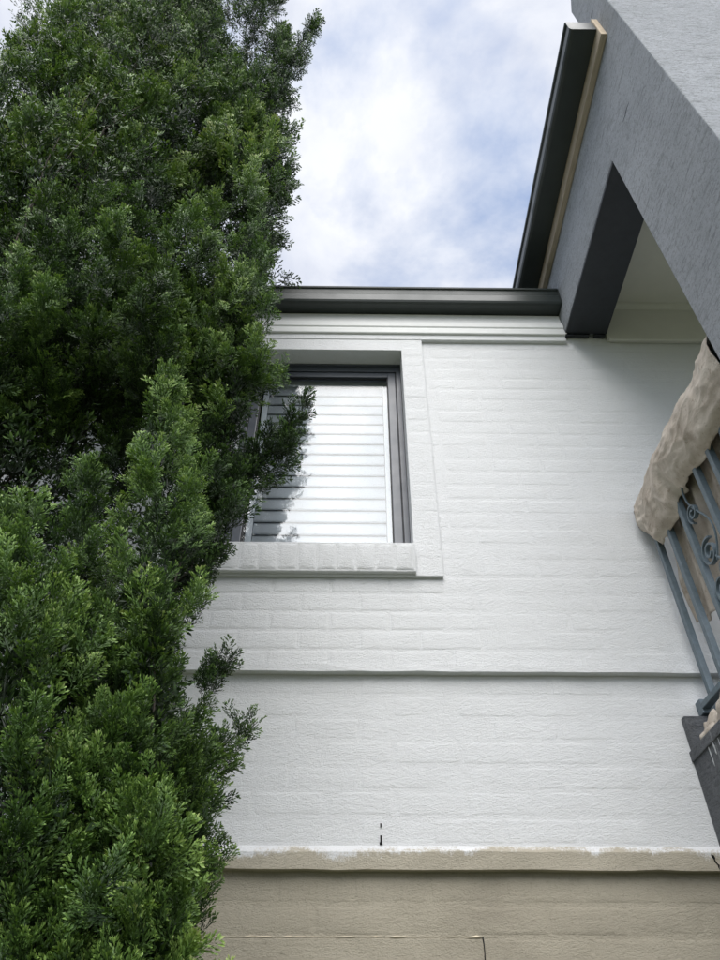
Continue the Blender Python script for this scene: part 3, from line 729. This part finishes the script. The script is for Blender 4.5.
for bi, (b0, t0, rad, dens, br) in enumerate(BOUGHS):
    b0 = np.array(b0); t0 = np.array(t0); ax = t0-b0; L = np.linalg.norm(ax); axn = ax/L
    e1 = np.cross(axn, [0, 1., .2]); e1 /= np.linalg.norm(e1); e2 = np.cross(axn, e1)
    near = bi < NEAR; big = min(1.5, max(.78, (float(np.linalg.norm((b0+t0)/2-np.array(CAM)))/2.25)**.9))
    area = 2*math.pi*rad*L*.62
    nt_ = max(12, int(area*dens/(.0065*big**2))) if near else max(12, int(area*dens/.042))
    t = rng.random(nt_)**.85; an = rng.random(nt_)*2*np.pi
    pr = np.clip(t/.22, 0, 1)**.5*(1-t)**.62*1.22
    rr = rad*pr*(rng.uniform(.55, 1.0, nt_)+np.maximum(0, rng.normal(0, .20, nt_)))
    radial = e1[None]*np.cos(an)[:, None]+e2[None]*np.sin(an)[:, None]
    pos = b0[None]+ax[None]*t[:, None]+radial*rr[:, None]
    if near:                                             # thinner on the side of a bough turned to the trunk, open gaps between clumps
        kp = (radial[:, 1] < .25) | (radial[:, 0] > .55) | (rng.random(nt_) < (.85 if t0[0] > -.8 and t0[2] > 3.2 else .2))
        gap = np.array([mnoise.noise(Vector(p)*(6./big)) for p in pos]); kp &= (gap > -.05+.06*rng.normal(0, 1, nt_)) | (rad < .135)
        pxy = [proj(p) for p in pos]; inv = np.array([-60 < a < 380 and -60 < b < 1010 for a, b in pxy]); kp &= inv | (rng.random(nt_) < .15)
        t, rr, radial, pos = t[kp], rr[kp], radial[kp], pos[kp]; nt_ = len(t)
    tdir = radial*rng.uniform(.35, 1.0, nt_)[:, None]*(1-.5*t[:, None])+axn[None]*.45+np.array([[0, 0, .50]])+rng.normal(0, .20, (nt_, 3))
    tdir /= np.linalg.norm(tdir, axis=1, keepdims=True)
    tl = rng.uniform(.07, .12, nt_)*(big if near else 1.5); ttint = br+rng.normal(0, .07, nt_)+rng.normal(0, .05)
    TB = basis(tdir, rng.random(nt_)*6.283)
    ns = 7 if near else 4
    for q in range(ns):                                  # fronds set round the axis of each branchlet
        f = np.clip((q+rng.uniform(-.3, .3, nt_))/(ns-1), 0, 1); ph = q*2.4+rng.normal(0, .5, nt_)
        side = TB[:, :, 0]*np.cos(ph)[:, None]+TB[:, :, 1]*np.sin(ph)[:, None]
        sd = tdir+side*(.85-.65*f)[:, None]+rng.normal(0, .12, (nt_, 3)); sd /= np.linalg.norm(sd, axis=1, keepdims=True)
        SP_P.append(pos+tdir*(tl*(f*.8-.95))[:, None]); SP_D.append(sd)
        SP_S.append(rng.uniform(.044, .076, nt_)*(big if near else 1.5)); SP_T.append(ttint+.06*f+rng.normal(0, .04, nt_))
        SP_W.append(rng.integers(NT+NM, NT+NM+4, nt_) if not near else rng.integers(NT, NT+NM, nt_) if big > 1.22 else rng.integers(0, NT, nt_))
for bi, (b0, t0, rad, dens, br) in enumerate(BOUGHS[:NEAR]):
    if rad < .065: continue
    b0 = np.array(b0); t0 = np.array(t0); ax = t0-b0; L = np.linalg.norm(ax); n_ = int(14+230*L*rad)
    t = rng.uniform(-.1, .68, n_); pr = (1-np.clip(t, 0, 1))**.62*rng.random(n_)**.5*.45*rad
    off = rng.normal(0, 1, (n_, 3)); off /= np.linalg.norm(off, axis=1, keepdims=True)
    for q in range(3):
        sd = ax[None]/L*.9+off*.7+rng.normal(0, .35, (n_, 3)); SP_P.append(b0[None]+ax[None]*t[:, None]+off*pr[:, None]-sd*.03); SP_D.append(sd)
        SP_S.append(rng.uniform(.055, .085, n_)); SP_T.append(rng.normal(-.12, .04, n_)); SP_W.append(rng.integers(NT+NM, NT+NM+4, n_))  # inner fronds of each bough, shade inside the crown put into their dark tint
n_ = 15000                                                # close old growth round the trunk, tinted dark to deepen the inner shade
zc = rng.uniform(.35, 8.8, n_); a_ = rng.random(n_)*6.283; q_ = np.sqrt(rng.random(n_)); sh = np.clip((9.6-zc)/3.2, .2, 1)
cxx = -1.26-.06*np.clip(zc-4.5, 0, 3); rx = np.where(np.cos(a_) > 0, .66, .62)*sh
up_ = np.clip((zc-3.2)/1.6, 0, 1)
pos = np.stack((cxx+rx*q_*np.cos(a_), 1.62+.16*up_+(.30-.10*up_)*sh*q_*np.sin(a_), zc), axis=1)
sd = np.stack((np.cos(a_), np.sin(a_), np.full(n_, .9)), axis=1)*.8+rng.normal(0, .5, (n_, 3))
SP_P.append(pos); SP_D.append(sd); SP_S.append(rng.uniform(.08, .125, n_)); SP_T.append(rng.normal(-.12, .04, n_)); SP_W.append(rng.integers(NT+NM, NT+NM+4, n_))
SP_P = np.concatenate(SP_P); SP_D = np.concatenate(SP_D); SP_S = np.concatenate(SP_S); SP_T = np.concatenate(SP_T); which = np.concatenate(SP_W)
keep = (SP_P[:, 1] < 2.40); SP_P, SP_D, SP_S, SP_T, which = SP_P[keep], SP_D[keep], SP_S[keep], SP_T[keep], which[keep]
NS = len(SP_P); B3 = basis(SP_D, rng.random(NS)*6.283)*SP_S[:, None, None]
VV, FF, TT, nv = [], [], [], 0
for k, (tv, tf, tp) in enumerate(TPL):
    ix = np.where(which == k)[0]
    v = np.einsum('nij,vj->nvi', B3[ix], tv)+SP_P[ix][:, None, :]
    VV.append(v.reshape(-1, 3)); FF.append((tf[None]+(nv+np.arange(len(ix))*len(tv))[:, None, None]).reshape(-1, 3))
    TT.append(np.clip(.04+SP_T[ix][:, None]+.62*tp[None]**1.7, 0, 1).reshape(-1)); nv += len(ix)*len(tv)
VV = np.concatenate(VV).astype(np.float32); FF = np.concatenate(FF).astype(np.int32); TT = np.concatenate(TT).astype(np.float32)
ctr = np.array([TX, TY, 4.5], dtype=np.float32)
me = bpy.data.meshes.new('crown'); me.vertices.add(len(VV)); me.vertices.foreach_set('co', (VV-ctr).ravel())
me.loops.add(len(FF)*3); me.loops.foreach_set('vertex_index', FF.ravel())
me.polygons.add(len(FF)); me.polygons.foreach_set('loop_start', np.arange(0, len(FF)*3, 3, dtype=np.int32)); me.polygons.foreach_set('loop_total', np.full(len(FF), 3, dtype=np.int32))
at_ = me.attributes.new('tint', 'FLOAT', 'POINT'); at_.data.foreach_set('value', TT)
me.update(); me.validate()
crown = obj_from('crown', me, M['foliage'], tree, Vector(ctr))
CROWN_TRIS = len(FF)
# limbs carrying the boughs
for b0, t0, rad, dens, br in BOUGHS:
    if random.random() < .55: continue
    a = Vector((TX, TY+.28, max(.12, b0.z-random.uniform(.6, 1.1)))); m_ = b0
    pts = [a.lerp(m_, f)+Vector((0, 0, -.05*math.sin(math.pi*f))) for f in (0, .35, .7, 1)]+[b0.lerp(t0, f)+Vector((random.gauss(0, .008), random.gauss(0, .008), 0)) for f in (.2, .4, .6)]
    k_ = .35 if b0.y < 1.62 else .8
    bm = bmesh.new(); tube_bm(bm, pts, [k_*q for q in (.018, .014, .011, .009, .006, .004, .002)], 6); finish('limb', bm, M['bark'], tree, True)
